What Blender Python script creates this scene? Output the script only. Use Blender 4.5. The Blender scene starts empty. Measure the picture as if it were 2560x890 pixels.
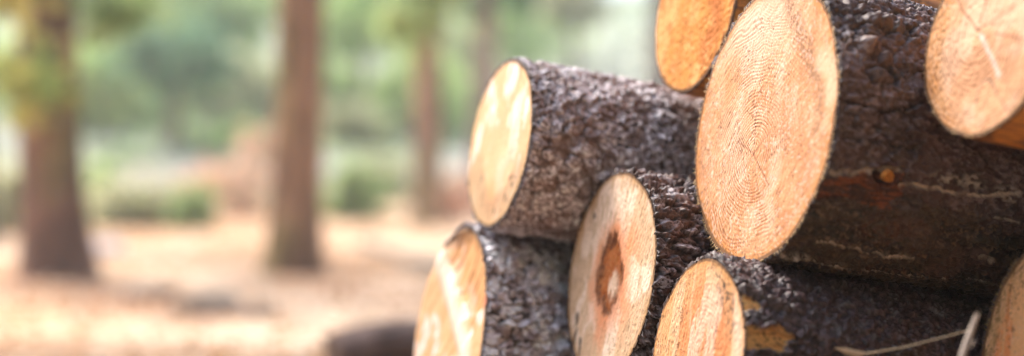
import bpy, math, random
import numpy as np
from mathutils import Matrix, Vector
R_ = math.radians
scene = bpy.context.scene
col = scene.collection

# ------------------------------------------------------------------ camera, sky, sun, exposure
CAM_H = 0.56
cd = bpy.data.cameras.new('camera'); cam = bpy.data.objects.new('camera', cd); col.objects.link(cam)
cam.location = (0, 0, CAM_H); cam.rotation_euler = (R_(90), 0, 0)
cd.sensor_width = 36; cd.lens = 50; cd.clip_start = 0.05; cd.clip_end = 2000
cd.dof.use_dof = True; cd.dof.focus_distance = 1.73; cd.dof.aperture_fstop = 50 / 43.0
scene.camera = cam

SUN_AZ = math.atan2(-0.78, 0.62)      # bearing of the sun from +Y, negative = to the left
SUN_EL = R_(56)
sdir = Vector((math.sin(SUN_AZ) * math.cos(SUN_EL), math.cos(SUN_AZ) * math.cos(SUN_EL), math.sin(SUN_EL)))
world = bpy.data.worlds.new('World'); scene.world = world; world.use_nodes = True
wn = world.node_tree; wn.nodes.clear()
sky = wn.nodes.new('ShaderNodeTexSky'); sky.sky_type = 'NISHITA'; sky.sun_disc = False
sky.sun_elevation = SUN_EL; sky.sun_rotation = SUN_AZ; sky.dust_density = 3.0; sky.air_density = 1.0
bg = wn.nodes.new('ShaderNodeBackground'); bg.inputs['Strength'].default_value = 0.15
wo = wn.nodes.new('ShaderNodeOutputWorld')
wn.links.new(sky.outputs[0], bg.inputs['Color']); wn.links.new(bg.outputs[0], wo.inputs['Surface'])
sl = bpy.data.lights.new('sun', 'SUN'); sl.energy = 1.5; sl.angle = R_(10); sl.color = (1.0, 0.93, 0.82)
sun = bpy.data.objects.new('sun', sl); col.objects.link(sun)
sun.rotation_euler = (-sdir).to_track_quat('-Z', 'Y').to_euler(); sun.location = (-5, 6, 6)
scene.view_settings.view_transform = 'Standard'; scene.view_settings.look = 'None'
scene.view_settings.gamma = 1; scene.view_settings.use_curve_mapping = False
scene.view_settings.exposure = 1.65
scene.render.engine = 'CYCLES'
scene.cycles.use_denoising = True
scene.cycles.max_bounces = 6
scene.cycles.use_adaptive_sampling = False
scene.cycles.volume_bounces = 1
HAZE = 0.0035
scene.cycles.pixel_filter_type = 'BLACKMAN_HARRIS'; scene.cycles.filter_width = 1.0

# ------------------------------------------------------------------ numpy noise
def hsh(ix, iy, seed):
    ix = ix.astype(np.int64); iy = iy.astype(np.int64)
    n = (ix * 374761393 + iy * 668265263 + seed * 974711) & 0xffffffff
    n = ((n ^ (n >> 13)) * 1274126177) & 0xffffffff
    n = ((n ^ (n >> 16)) * 2246822519) & 0xffffffff
    n = n ^ (n >> 15)
    return (n & 0xffffff) / float(0xffffff)
def vnoise(x, y, seed=0):
    ix = np.floor(x); iy = np.floor(y); fx = x - ix; fy = y - iy
    fx = fx * fx * fx * (fx * (fx * 6 - 15) + 10); fy = fy * fy * fy * (fy * (fy * 6 - 15) + 10)
    a = hsh(ix, iy, seed); b = hsh(ix + 1, iy, seed); c = hsh(ix, iy + 1, seed); d = hsh(ix + 1, iy + 1, seed)
    return (a + (b - a) * fx) * (1 - fy) + (c + (d - c) * fx) * fy
def fbm(x, y, seed=0, o=4):
    s = 0; a = 0.5; t = 0
    for k in range(o):
        s = s + a * vnoise(x * 2 ** k + 17.3 * k, y * 2 ** k - 9.1 * k, seed + k); t += a; a *= 0.5
    return s / t
def worley(x, y, seed=0, jit=0.9):
    ix = np.floor(x); iy = np.floor(y)
    f1 = np.full(x.shape, 9.0); f2 = np.full(x.shape, 9.0); idd = np.zeros(x.shape); dx1 = np.zeros(x.shape); dy1 = np.zeros(x.shape)
    for i in (-1, 0, 1):
        for j in (-1, 0, 1):
            cx = ix + i; cy = iy + j
            px = cx + 0.5 + (hsh(cx, cy, seed) - 0.5) * jit; py = cy + 0.5 + (hsh(cx, cy, seed + 7) - 0.5) * jit
            dx = x - px; dy = y - py; dd = np.hypot(dx, dy)
            m = dd < f1
            f2 = np.where(m, f1, np.minimum(f2, dd))
            idd = np.where(m, hsh(cx, cy, seed + 13), idd)
            dx1 = np.where(m, dx, dx1); dy1 = np.where(m, dy, dy1)
            f1 = np.where(m, dd, f1)
    return f1, f2, idd, dx1, dy1
def ss(a, b, x):
    t = np.clip((x - a) / (b - a), 0, 1); return t * t * (3 - 2 * t)
def mixc(c, d, m):
    m = np.clip(m, 0, 1)[..., None]; return c * (1 - m) + np.asarray(d) * m
def blob(x, y, cx, cy, rx, ry, soft=0.5):
    return 1 - ss(1 - soft, 1 + soft * 0.3, np.hypot((x - cx) / rx, (y - cy) / ry))
def polydist(x, y, pts):
    best = np.full(x.shape, 9.0)
    for (ax, ay), (bx, by) in zip(pts[:-1], pts[1:]):
        vx, vy = bx - ax, by - ay; L = vx * vx + vy * vy + 1e-12
        t = np.clip(((x - ax) * vx + (y - ay) * vy) / L, 0, 1)
        best = np.minimum(best, np.hypot(x - ax - t * vx, y - ay - t * vy))
    return best

# ------------------------------------------------------------------ mesh helpers
def tag(o, label=None, cat=None, group=None, kind=None):
    if label: o['label'] = label
    if cat: o['category'] = cat
    if group: o['group'] = group
    if kind: o['kind'] = kind
    return o
def empty(name, loc=(0, 0, 0), mat=None):
    o = bpy.data.objects.new(name, None); col.objects.link(o); o.empty_display_size = 0.1
    if mat is not None: o.matrix_world = mat
    else: o.location = loc
    return o
def mesh_obj(name, co, faces, mat, parent=None, colr=None, smooth=True):
    co = np.asarray(co, dtype=np.float32); faces = np.asarray(faces, dtype=np.int32)
    me = bpy.data.meshes.new(name); n = faces.shape[1]
    me.vertices.add(len(co)); me.vertices.foreach_set('co', co.ravel())
    me.loops.add(faces.size); me.loops.foreach_set('vertex_index', faces.ravel())
    me.polygons.add(len(faces))
    me.polygons.foreach_set('loop_start', np.arange(0, faces.size, n, dtype=np.int32))
    me.polygons.foreach_set('loop_total', np.full(len(faces), n, dtype=np.int32))
    me.polygons.foreach_set('use_smooth', np.full(len(faces), smooth))
    me.update(calc_edges=True)
    if colr is not None:
        at = me.color_attributes.new('tint', 'FLOAT_COLOR', 'POINT')
        c4 = np.ones((len(co), 4), dtype=np.float32); c4[:, :3] = np.clip(np.asarray(colr).reshape(-1, 3), 0, 1)
        at.data.foreach_set('color', c4.ravel())
    me.materials.append(mat)
    o = bpy.data.objects.new(name, me); col.objects.link(o)
    if parent: o.parent = parent
    return o
def grid_faces(ni, nj, wrap_j=False):
    i = np.arange(ni - 1)[:, None]; j = np.arange(nj if wrap_j else nj - 1)[None, :]
    j2 = (j + 1) % nj
    a = i * nj + j; b = i * nj + j2; c = (i + 1) * nj + j2; d = (i + 1) * nj + j
    return np.stack([a, b, c, d], -1).reshape(-1, 4)

def tintmat(name, rough=0.7, spec=0.4, nscale=900, nstr=0.25, bump=0.3, dist=0.001, trans=0.0, stretch=(1, 1, 1), nvar=0.3, sheen=0.0):
    m = bpy.data.materials.new(name); m.use_nodes = True; nt = m.node_tree; nt.nodes.clear()
    N = nt.nodes.new; Lk = nt.links.new
    out = N('ShaderNodeOutputMaterial'); p = N('ShaderNodeBsdfPrincipled')
    p.inputs['Roughness'].default_value = rough; p.inputs['Specular IOR Level'].default_value = spec
    at = N('ShaderNodeAttribute'); at.attribute_name = 'tint'
    tc = N('ShaderNodeTexCoord'); mp = N('ShaderNodeMapping'); mp.inputs['Scale'].default_value = stretch
    no = N('ShaderNodeTexNoise'); no.inputs['Scale'].default_value = nscale; no.inputs['Detail'].default_value = 5; no.inputs['Roughness'].default_value = 0.65
    Lk(tc.outputs['Object'], mp.inputs[0]); Lk(mp.outputs[0], no.inputs['Vector'])
    mr = N('ShaderNodeMapRange'); mr.inputs['From Min'].default_value = 0.3; mr.inputs['From Max'].default_value = 0.7
    mr.inputs['To Min'].default_value = 1 - nvar; mr.inputs['To Max'].default_value = 1 + nvar
    Lk(no.outputs['Fac'], mr.inputs['Value'])
    vm = N('ShaderNodeVectorMath'); vm.operation = 'SCALE'
    Lk(at.outputs['Color'], vm.inputs[0]); Lk(mr.outputs[0], vm.inputs['Scale'])
    Lk(vm.outputs[0], p.inputs['Base Color'])
    if bump:
        b = N('ShaderNodeBump'); b.inputs['Strength'].default_value = bump; b.inputs['Distance'].default_value = dist
        Lk(no.outputs['Fac'], b.inputs['Height']); Lk(b.outputs[0], p.inputs['Normal'])
    if trans:
        t = N('ShaderNodeBsdfTranslucent'); Lk(vm.outputs[0], t.inputs['Color'])
        mx = N('ShaderNodeMixShader'); mx.inputs[0].default_value = trans
        Lk(p.outputs[0], mx.inputs[1]); Lk(t.outputs[0], mx.inputs[2]); Lk(mx.outputs[0], out.inputs[0])
    else: Lk(p.outputs[0], out.inputs[0])
    return m
M_bark = tintmat('bark', 0.5, 0.5, 700, bump=0.8, dist=0.0012, nvar=0.35)
M_bark_dark = tintmat('dark_bark', 0.42, 0.5, 620, bump=0.6, dist=0.0012, nvar=0.4)
M_wood = tintmat('sawn_wood', 0.75, 0.25, 650, bump=0.30, dist=0.0010, nvar=0.11, stretch=(1, 1, 0.55))
M_ground = tintmat('leaf_litter_ground', 0.95, 0.1, 9, bump=0.6, dist=0.03, nvar=0.35)
M_litter = tintmat('dry_leaf', 0.8, 0.2, 40, bump=0, nvar=0.1, trans=0.25)
M_leaf = tintmat('leaf', 0.6, 0.3, 3, bump=0, nvar=0.15, trans=0.55)
M_trunk = tintmat('pine_bark', 0.9, 0.2, 14, bump=1.0, dist=0.03, nvar=0.45, stretch=(1, 1, 0.3))
M_stone = tintmat('stone', 0.8, 0.3, 20, bump=0.5, dist=0.01, nvar=0.25)
M_straw = tintmat('dry_straw', 0.6, 0.4, 300, bump=0.3, dist=0.0005, nvar=0.2, stretch=(1, 1, 0.1))

# ------------------------------------------------------------------ pile geometry
F = 3555.0                                    # the photograph's focal length in its own pixels
D = np.array([2.675, 1, -0.437]); D /= np.linalg.norm(D)          # direction the logs run away in
U = np.array([D[1], -D[0], 0]); U /= np.linalg.norm(U)            # across the pile, towards the camera
V = np.cross(D, -U)
def cam_pt(px, py, dep): return np.array([(px - 1280) / F * dep, dep, CAM_H - (py - 445) / F * dep])
SPEC = {  # pixel centre of the sawn end, its half height, its distance
 'TL': (1246, 357, 217, 2.043), 'LL': (1122, 848, 288, 2.096), 'MID': (1523, 688, 268, 1.880), 'BIG': (1904, 306, 366, 1.702),
 'BC': (1738, 903, 268, 1.644), 'OR': (1735, 22, 215, 1.960), 'TR': (2460, 110, 240, 1.500), 'LR': (2712, 925, 405, 1.484)}

class Log:
    def __init__(s, key=None, c=None, R=None, length=2.3):
        if key:
            px, py, sh, dep = SPEC[key]; s.c = cam_pt(px, py, dep); s.R = sh / F * dep
        else: s.c = np.array(c); s.R = R
        s.length = length
        s.seed = abs(hash_str(key or 'x%.2f' % s.R))
        m = Matrix.Identity(4)
        for i in range(3):
            m[i][0] = D[i]; m[i][1] = -U[i]; m[i][2] = V[i]; m[i][3] = s.c[i]
        s.m = m
    def ray(s, px, py):
        r = cam_pt(px, py, 1.0) - np.array([0, 0, CAM_H]); o = np.array([0, 0, CAM_H]) - s.c
        B = np.array([D, -U, V]); return B @ o, B @ r
    def f(s, px, py):                         # point of the sawn end under a photo pixel -> (y, z)
        o, r = s.ray(px, py); t = -o[0] / r[0]; p = o + t * r; return p[1], p[2]
    def b(s, px, py):                         # point of the bark under a photo pixel -> (x, arc)
        o, r = s.ray(px, py); R = s.R
        a = r[1] ** 2 + r[2] ** 2; b = 2 * (o[1] * r[1] + o[2] * r[2]); c = o[1] ** 2 + o[2] ** 2 - R * R
        disc = max(b * b - 4 * a * c, 0); t = (-b - math.sqrt(disc)) / (2 * a); p = o + t * r
        return p[0], (math.atan2(p[2], p[1]) % (2 * math.pi)) * R
def hash_str(t):
    h = 7
    for ch in t: h = (h * 31 + ord(ch)) % 9973
    return h

def outline(lg, th, lump=0.02):
    sd = lg.seed % 100
    ov = getattr(lg, 'oval', 1.0)
    return (1 / np.sqrt((np.cos(th) / ov) ** 2 + np.sin(th) ** 2)) * (1 + lump * (0.5 * np.cos(2 * th + sd) + 0.35 * np.cos(3 * th + sd * 1.7) + 0.25 * np.cos(5 * th + sd * 0.6)) + 0.004 * np.sin(11 * th + sd) + 0.022 * (fbm(np.cos(th) * 2.2 + sd, np.sin(th) * 2.2, 77, 4) - 0.5))

def build_log(lg, label, bark_fn, face_fn, group='felled logs in the stack', lump=0.02, thick=0.005, taper=0.0, dense=0.62, res=0.0016, bare_bark=None, cheap=False, rag=0.0015, bark_mat=None, relief=None):
    root = empty('felled_log', mat=lg.m); tag(root, label, 'log', group)
    R = lg.R
    if cheap: res = 0.006; dense = 0.3
    # bark tube
    near = np.arange(R_(75), R_(285), res / R)                       # the side towards the camera
    far = np.linspace(R_(285), R_(75 + 360), 90)[:-1]
    th = np.concatenate([near, far]); th = np.where(th > 2 * math.pi, th - 2 * math.pi, th)
    o = np.argsort(th); th = th[o]
    xs = np.concatenate([np.arange(0, dense, res), np.linspace(dense, lg.length, 60)])
    X, T = np.meshgrid(xs, th, indexing='ij')
    h, c = bark_fn(lg, X, T * R, T)
    wrapfade = ss(0, 0.25, T) * (1 - ss(2 * math.pi - 0.25, 2 * math.pi, T))
    c = np.asarray(c) * (np.array((0.82, 0.73, 0.69)) if bark_mat is M_bark_dark else np.array((1.22, 1.18, 1.20)))
    h = (h - h.mean()) * wrapfade
    inner_bark = (1 - ss(0.0012, 0.0042, X + 0.001 * (vnoise(T * R / 0.003, X * 0, lg.seed) - 0.5)))
    c = mixc(c, (0.055, 0.030, 0.020), inner_bark * 0.9)
    inner = R - thick
    rad = (inner + thick * 0.7) * outline(lg, T, lump) * (1 - taper * X) + h
    rag_x = rag * (fbm(T * R / 0.004, T * 0 + lg.seed, lg.seed, 3) - 0.5) * 2
    Xd = X + rag_x * (1 - ss(0, 0.006, X))
    edge = ss(0, 0.003, X); rad = rad - (1 - edge) * 0.0012
    P = np.stack([Xd, rad * np.cos(T), rad * np.sin(T)], -1)
    # inner lip at the sawn end
    lipr = (inner - 0.0012) * outline(lg, th, lump)
    lip = np.stack([np.full_like(th, 0.0015), lipr * np.cos(th), lipr * np.sin(th)], -1)[None]
    endr = inner * outline(lg, th, lump) * (1 - taper * lg.length) - 0.001
    lipe = np.stack([np.full_like(th, lg.length - 0.001), endr * np.cos(th), endr * np.sin(th)], -1)[None]
    P = np.concatenate([lip, P, lipe]); c = np.concatenate([c[:1] * 0.9, c, c[-1:]])
    ni, nj = P.shape[:2]
    bark = mesh_obj('bark', P.reshape(-1, 3), grid_faces(ni, nj, True), bark_mat or M_bark, root, c.reshape(-1, 3))
    # sawn ends
    for end in (0, 1):
        coarse = end or cheap
        nr = 12 if coarse else int(R / 0.00135); nth = 90 if coarse else int(2 * math.pi * R / 0.0019)
        tt = np.linspace(0, 2 * math.pi, nth, endpoint=False); rr = np.linspace(0.004, 1, nr)
        Rr, Tt = np.meshgrid(rr, tt, indexing='ij')
        base = (inner - 0.0004) * outline(lg, Tt, lump) * ((1 - taper * lg.length) if end else 1)
        y = Rr * base * np.cos(Tt); z = Rr * base * np.sin(Tt)
        hx, cc = face_fn(lg, y, z, Rr)
        cc = np.asarray(cc) * np.array((0.93, 0.755, 0.70))
        rim = Rr + 0.02 * (fbm(Tt * R / 0.012, Tt * 0 + 3.3, lg.seed + 5, 3) - 0.5)
        cc = mixc(cc, (0.13, 0.065, 0.03), ss(0.966, 0.984, rim) * 0.85)
        if end: hx = hx * 0; x = np.full_like(y, lg.length)
        else: x = -hx * (1 - ss(0.985, 1.0, Rr) * 0.6)
        P = np.stack([x, y, z], -1)
        fc = grid_faces(nr, nth, True)
        if not end: fc = fc[:, ::-1]
        mesh_obj('cut_face', P.reshape(-1, 3), fc, M_wood, root, cc.reshape(-1, 3))
    return root

# ---- bark recipes: return height above the mean surface (m) and colour
def C3(shape, c): return np.ones(shape + (3,)) * np.asarray(c)
def shingle(x, a, s, lift=1.0, jit=0.95):
    """overlapping flakes: each cell is a plate whose lower edge stands proud"""
    f1, f2, i, dx, dy = worley(x, a, s, jit)
    e = ss(0.03, 0.15, f2 - f1)
    an = i * 6.28 * 3.1
    t = np.cos(an) * dx + np.sin(an) * dy
    return e, i, e * (0.45 + 0.55 * ((i * 7.3) % 1) + lift * (t * 0.8 + 0.35 * dy) - 0.15 * f1 * f1)
def warp(X, A, s, k=1.0, sc=0.010):
    return (X + k * 0.007 * (fbm(X / sc, A / sc, s + 101, 4) - 0.5) * 2, A + k * 0.007 * (fbm(X / sc + 40, A / sc, s + 105, 4) - 0.5) * 2)
def bark_scaly(lg, X, A, T):
    s = lg.seed
    wx, wa = warp(X, A, s, 0.9)
    p1, i, h1 = shingle(wx / 0.0128, wa / 0.0105, s, 1.4)
    p2, j, h2 = shingle(wx / 0.0062 + 50, wa / 0.0054, s + 3, 1.2)
    n3 = fbm(X / 0.0035, A / 0.003, s + 2, 3)
    h = 0.0042 * h1 + 0.0020 * h2 + 0.0045 * (fbm(X / 0.045, A / 0.04, s + 9, 3) - 0.5) + 0.0010 * (n3 - 0.5)
    v = fbm(X / 0.03, A / 0.03, s + 20, 4)
    q1, k3, h3 = shingle(wx / 0.026 + 20, wa / 0.019, s + 8, 1.2); big = ss(0.5, 0.58, fbm(X / 0.07, A / 0.05, s + 44, 3))
    h = h * (1 - 0.55 * big) + 0.0050 * h3 * big; p1 = p1 * (1 - 0.5 * big) + 0.5 * q1 * big
    worn = ss(0.57, 0.62, fbm(X / 0.04, A / 0.028, s + 45, 4)); h = h - 0.0022 * worn
    c = C3(X.shape, (0.30, 0.25, 0.245))
    c = mixc(c, (0.66, 0.62, 0.64), p1 * ss(0.35, 0.65, n3))
    c = mixc(c, (0.25, 0.155, 0.12), ss(0.48, 0.66, v) * 0.55)
    c = mixc(c, (0.92, 0.91, 0.96), p1 * p2 * ss(0.42, 0.68, 0.5 * ((j * 5.1) % 1) + 0.5 * n3) * 0.8)
    c = mixc(c, (0.03, 0.02, 0.018), (1 - p2) * 0.25); c = mixc(c, (0.02, 0.014, 0.012), (1 - p1) * 0.97)
    c = mixc(c, (0.17, 0.105, 0.08), worn * 0.7)
    # long split flake near the top
    d = polydist(X, A, [lg.b(1450, 193), lg.b(1520, 203), lg.b(1580, 213)])
    w = 0.0035
    h = h - 0.004 * (1 - ss(w * 0.4, w, d)); c = mixc(c, (0.03, 0.02, 0.02), 1 - ss(w * 0.3, w * 0.8, d))
    d = polydist(X, A, [lg.b(1440, 184), lg.b(1520, 192), lg.b(1590, 204)])
    h = h + 0.003 * (1 - ss(0.001, 0.005, d)); c = mixc(c, (0.5, 0.46, 0.45), (1 - ss(0.001, 0.005, d)) * 0.7)
    return h, c
def bark_plates(lg, X, A, T):
    s = lg.seed
    wx, wa = warp(X, A, s, 1.1, 0.013)
    p1, i, h1 = shingle(wx / 0.0190, wa / 0.0130, s, 1.6)
    p2, j, h2 = shingle(wx / 0.0088 + 50, wa / 0.0066, s + 3, 1.3)
    n3 = fbm(X / 0.0035, A / 0.003, s + 2, 3)
    h = 0.0055 * h1 + 0.0024 * h2 + 0.005 * (fbm(X / 0.05, A / 0.05, s + 9, 3) - 0.5) + 0.0010 * (n3 - 0.5)
    q1, k3, h3 = shingle(wx / 0.034 + 20, wa / 0.024, s + 8, 1.2); big = ss(0.48, 0.56, fbm(X / 0.06, A / 0.05, s + 44, 3))
    h = h * (1 - 0.5 * big) + 0.0060 * h3 * big; p1 = p1 * (1 - 0.45 * big) + 0.45 * q1 * big
    c = C3(X.shape, (0.60, 0.58, 0.62))
    c = mixc(c, (0.95, 0.94, 1.0), p1 * p2 * ss(0.3, 0.55, 0.5 * i + 0.5 * n3))
    c = mixc(c, (0.20, 0.13, 0.115), ss(0.52, 0.64, fbm(X / 0.02, A / 0.02, s + 21, 4)) * 0.75)
    c = mixc(c, (0.025, 0.018, 0.016), (1 - p1) * 0.95); c = mixc(c, (0.06, 0.05, 0.05), (1 - p2) * 0.35)
    return h, c
def bark_ridged(lg, X, A, T):
    s = lg.seed
    wx, wa = warp(X, A, s, 1.0, 0.014)
    p1, i, h1 = shingle(wx / 0.030, wa / 0.0115, s, 1.3)
    p2, j, h2 = shingle(wx / 0.011 + 50, wa / 0.0050, s + 3, 1.3)
    n3 = fbm(X / 0.005, A / 0.0025, s + 2, 3)
    h = 0.0066 * h1 + 0.0028 * h2 + 0.0016 * (n3 - 0.5)
    worn = ss(0.55, 0.6, fbm(X / 0.05, A / 0.02, s + 45, 4)); h = h - 0.003 * worn
    c = C3(X.shape, (0.13, 0.085, 0.08)); c = mixc(c, (0.15, 0.08, 0.055), worn * 0.7)
    c = mixc(c, (0.50, 0.49, 0.54), p1 * p2 * ss(0.45, 0.7, 0.5 * i + 0.5 * n3))
    c = mixc(c, (0.18, 0.085, 0.055), ss(0.55, 0.7, fbm(X / 0.03, A / 0.012, s + 21, 4)) * 0.7)
    c = mixc(c, (0.02, 0.014, 0.013), (1 - p2) * 0.5); c = mixc(c, (0.012, 0.008, 0.008), (1 - p1) * 0.95)
    return h, c
def bark_lumpy(lg, X, A, T):
    s = lg.seed
    wx, wa = warp(X, A, s, 1.3, 0.016)
    f1, f2, i, dx, dy = worley(wx / 0.022, wa / 0.018, s)
    p2, j, h2 = shingle(wx / 0.010 + 50, wa / 0.008, s + 3, 1.4)
    n3 = fbm(X / 0.004, A / 0.0035, s + 2, 4)
    h = 0.0055 * np.clip(1 - f1 * f1 * 1.6, 0, 1) * (0.2 + 0.8 * i) + 0.0036 * h2 + 0.0030 * (n3 - 0.5)
    c = C3(X.shape, (0.075, 0.054, 0.056))
    c = mixc(c, (0.20, 0.14, 0.15), ss(0.45, 0.6, n3) * 0.7)
    c = mixc(c, (0.24, 0.24, 0.26), ss(0.58, 0.72, fbm(X / 0.012, A / 0.012, s + 33, 4)) * ss(0.4, 0.6, n3) * 0.8)
    c = mixc(c, (0.02, 0.014, 0.014), (1 - p2) * 0.7)
    if 'bc' == getattr(lg, 'tag', ''):
        # patch by the sawn end where the bark has come off and bare wood shows
        nz = (fbm(X / 0.014, A / 0.014, s + 70, 4) - 0.5) * 0.016
        ax, aa = lg.b(1858, 760)
        P = [lg.b(1842, 722), lg.b(1890, 735), lg.b(1940, 790), lg.b(1998, 836), lg.b(1965, 866), lg.b(1842, 880)]
        inside = inpoly(X + nz, A + nz * 0.8, P)
        chunk = inpoly(X + nz, A - nz * 0.8, [lg.b(1868, 768), lg.b(1900, 762), lg.b(1945, 785), lg.b(1948, 812), lg.b(1912, 820), lg.b(1880, 800)])
        bare = inside * (1 - chunk)
        grain = fbm(X / 0.03, A / 0.0018, s + 81, 4); speck = ss(0.6, 0.72, fbm(X / 0.004, A / 0.003, s + 82, 3))
        wood = mixc(C3(X.shape, (1.0, 0.62, 0.22)), (0.75, 0.38, 0.11), ss(0.4, 0.7, grain)); wood = mixc(wood, (0.05, 0.03, 0.02), speck * 0.8)
        c = c * (1 - bare[..., None]) + wood * bare[..., None]
        h = h * (1 - bare) + bare * (-0.0005 + 0.001 * grain) + 0.004 * chunk * inside
        fl = 1 - ss(0.002, 0.007, polydist(X, A, [lg.b(1860, 712), lg.b(1890, 722), lg.b(1930, 742), lg.b(1975, 765)]))
        h = h + fl * 0.006; c = mixc(c, (0.17, 0.13, 0.12), fl * 0.6)
        sp = 1 - ss(0.001, 0.0035, polydist(X, A, [lg.b(1935, 815), lg.b(1990, 836)]))
        c = mixc(c, (0.6, 0.30, 0.08), sp); h = h + sp * 0.003
    return h, c
def inpoly(x, y, P):
    ins = np.zeros(x.shape, bool); n = len(P)
    for k in range(n):
        (x1, y1), (x2, y2) = P[k], P[(k + 1) % n]
        cond = ((y1 > y) != (y2 > y)) & (x < (x2 - x1) * (y - y1) / (y2 - y1 + 1e-12) + x1)
        ins ^= cond
    return ins.astype(float)
def bark_big(lg, X, A, T):
    s = lg.seed
    n1 = fbm(X / 0.03, A / 0.02, s, 5); n2 = fbm(X / 0.006, A / 0.0045, s + 4, 4)
    wx = X + 0.012 * (n1 - 0.5) * 2; wa = A + 0.010 * (fbm(X / 0.03 + 7, A / 0.03, s + 8, 3) - 0.5) * 2
    f1, f2, i, dx, dy = worley(wx / 0.034, wa / 0.022, s)
    g1, g2, j, ex, ey = worley(wx / 0.009 + 50, wa / 0.007, s + 3)
    flake = ss(0.03, 0.10, f2 - f1) * ss(0.45, 0.55, i)
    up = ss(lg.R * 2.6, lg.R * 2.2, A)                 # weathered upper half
    b1, bi, bh = shingle(wx / 0.024 + 9, wa / 0.015, s + 77, 1.5)
    h = 0.0030 * bh * (0.35 + 0.65 * up) + 0.0016 * flake * (0.6 + dx) + 0.0050 * (n1 - 0.5) + 0.0062 * (n2 - 0.5) + 0.003 * (fbm(X / 0.0035, A / 0.003, s + 71, 3) - 0.5) + 0.0012 * ss(0.02, 0.3, g2 - g1) * j * (0.4 + 0.6 * up)
    c = C3(X.shape, (0.120, 0.080, 0.076))
    c = mixc(c, (0.32, 0.27, 0.29), ss(0.5, 0.62, n2) * 0.8)
    c = mixc(c, (0.052, 0.040, 0.038), ss(0.5, 0.66, fbm(X / 0.04, A / 0.03, s + 31, 4)) * 0.6)
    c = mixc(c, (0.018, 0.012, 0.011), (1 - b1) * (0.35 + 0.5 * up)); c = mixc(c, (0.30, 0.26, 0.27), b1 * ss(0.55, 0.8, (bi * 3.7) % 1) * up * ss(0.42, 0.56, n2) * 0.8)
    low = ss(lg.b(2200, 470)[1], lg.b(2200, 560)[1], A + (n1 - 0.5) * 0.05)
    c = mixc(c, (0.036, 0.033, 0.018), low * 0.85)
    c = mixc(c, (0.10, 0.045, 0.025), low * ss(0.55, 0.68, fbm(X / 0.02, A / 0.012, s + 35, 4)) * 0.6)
    fl = ss(0.60, 0.68, 0.6 * vnoise(X / 0.0045, A / 0.0035, s + 90) + 0.4 * vnoise(X / 0.002, A / 0.0018, s + 91)); c = mixc(c, (0.30, 0.22, 0.15), fl * 0.75 * (0.4 + 0.6 * low)); h = h + 0.0012 * fl
    rid = ss(0.5, 0.56, fbm(X / 0.05, A / 0.010, s + 92, 4)); h = h + 0.0018 * rid; c = mixc(c, (0.11, 0.085, 0.05), low * rid * 0.6)
    # pale weathered band and lumps of callus round the old branch stub
    for (px, py, rx, ra, amp, cc) in [(2185, 100, .014, .014, .009, (0.30, 0.17, 0.10)), (2225, 130, .012, .013, .008, (0.13, 0.09, 0.07)), (2215, 175, .016, .010, .007, (0.12, 0.085, 0.07)), (2190, 45, .022, .010, .007, (0.16, 0.14, 0.13)), (2240, 60, .02, .008, .006, (0.18, 0.16, 0.16))]:
        bx, ba = lg.b(px, py); r = np.hypot((X - bx) / rx, (A - ba) / ra) + (n2 - 0.5) * 1.3
        m = 1 - ss(0.3, 1.1, r); h = h + amp * 1.3 * m * (0.3 + 1.2 * n2); c = mixc(c, np.array(cc) * 1.3, m * 0.8)
        h = h - 0.003 * np.exp(-((r - 1.2) / 0.18) ** 2); c = mixc(c, (0.02, 0.015, 0.014), np.exp(-((r - 1.2) / 0.15) ** 2) * 0.7)
    bx, ba = lg.b(2135, 90)
    m = blob(X, A, bx, ba, 0.035, 0.024, 0.9) * ss(0.45, 0.6, n2 + 0.25 * (n1 - 0.5) + 0.06)
    c = mixc(c, (0.80, 0.79, 0.82), m * 0.95); h = h + m * 0.0015
    bx, ba = lg.b(2300, 15); m = blob(X, A, bx, ba, 0.03, 0.006, 0.8) * ss(0.42, 0.55, n2); c = mixc(c, (0.6, 0.6, 0.63), m)
    # cracks across the bark
    for pts, w in [([(2090, 235), (2150, 250), (2225, 275), (2290, 262), (2330, 250)], .0022), ([(2080, 350), (2150, 352), (2230, 362), (2310, 380)], .0016), ([(2225, 170), (2270, 172), (2330, 165)], .0022), ([(2060, 20), (2150, 30), (2230, 22), (2270, 40)], .003), ([(2265, 270), (2350, 300), (2440, 330)], .0015)]:
        d = polydist(X + 0.006 * (n2 - 0.5), A + 0.008 * (n2 - 0.5), [lg.b(*q) for q in pts]); m = 1 - ss(w * 0.3, w, d)
        h = h - 0.003 * m; c = mixc(c, (0.015, 0.01, 0.01), m * 0.8)
    # the horseshoe shaped flake
    bx, ba = lg.b(2195, 310); r = np.hypot((X - bx) / 0.017, (A - ba) / 0.017); m = np.exp(-((r - 1) / 0.12) ** 2) * ss(-1.0, 0.3, (A - ba) / 0.017 + 0.6)
    h = h + m * 0.0025; h = h - 0.002 * np.exp(-((r - 1.25) / 0.1) ** 2)
    # peeling scales with dark undercut edges
    ff1, ff2, fi, fdx, fdy = worley(wx / 0.05 + 3, wa / 0.034, s + 60); fe = ss(0.0, 0.05, ff2 - ff1); up2 = 0.35 + 0.65 * up
    h = h + 0.0025 * (fi - 0.5) * fe * up2 + 0.0016 * fdy * up2; c = mixc(c, (0.03, 0.02, 0.018), (1 - fe) * 0.6 * up2 * ss(0.4, 0.55, n1))
    c = mixc(c, (0.20, 0.12, 0.10), ss(0.55, 0.8, fi) * fe * 0.45)
    # knocked off branch with bare reddish wood round it
    kx, ka = lg.b(2222, 445)
    red = inpoly(X + 0.016 * (n2 - 0.5), A + 0.012 * (n2 - 0.5), [lg.b(2050, 462), lg.b(2150, 448), lg.b(2225, 425), lg.b(2275, 430), lg.b(2270, 500), lg.b(2225, 540), lg.b(2180, 525), lg.b(2120, 505), lg.b(2040, 520)])
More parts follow.
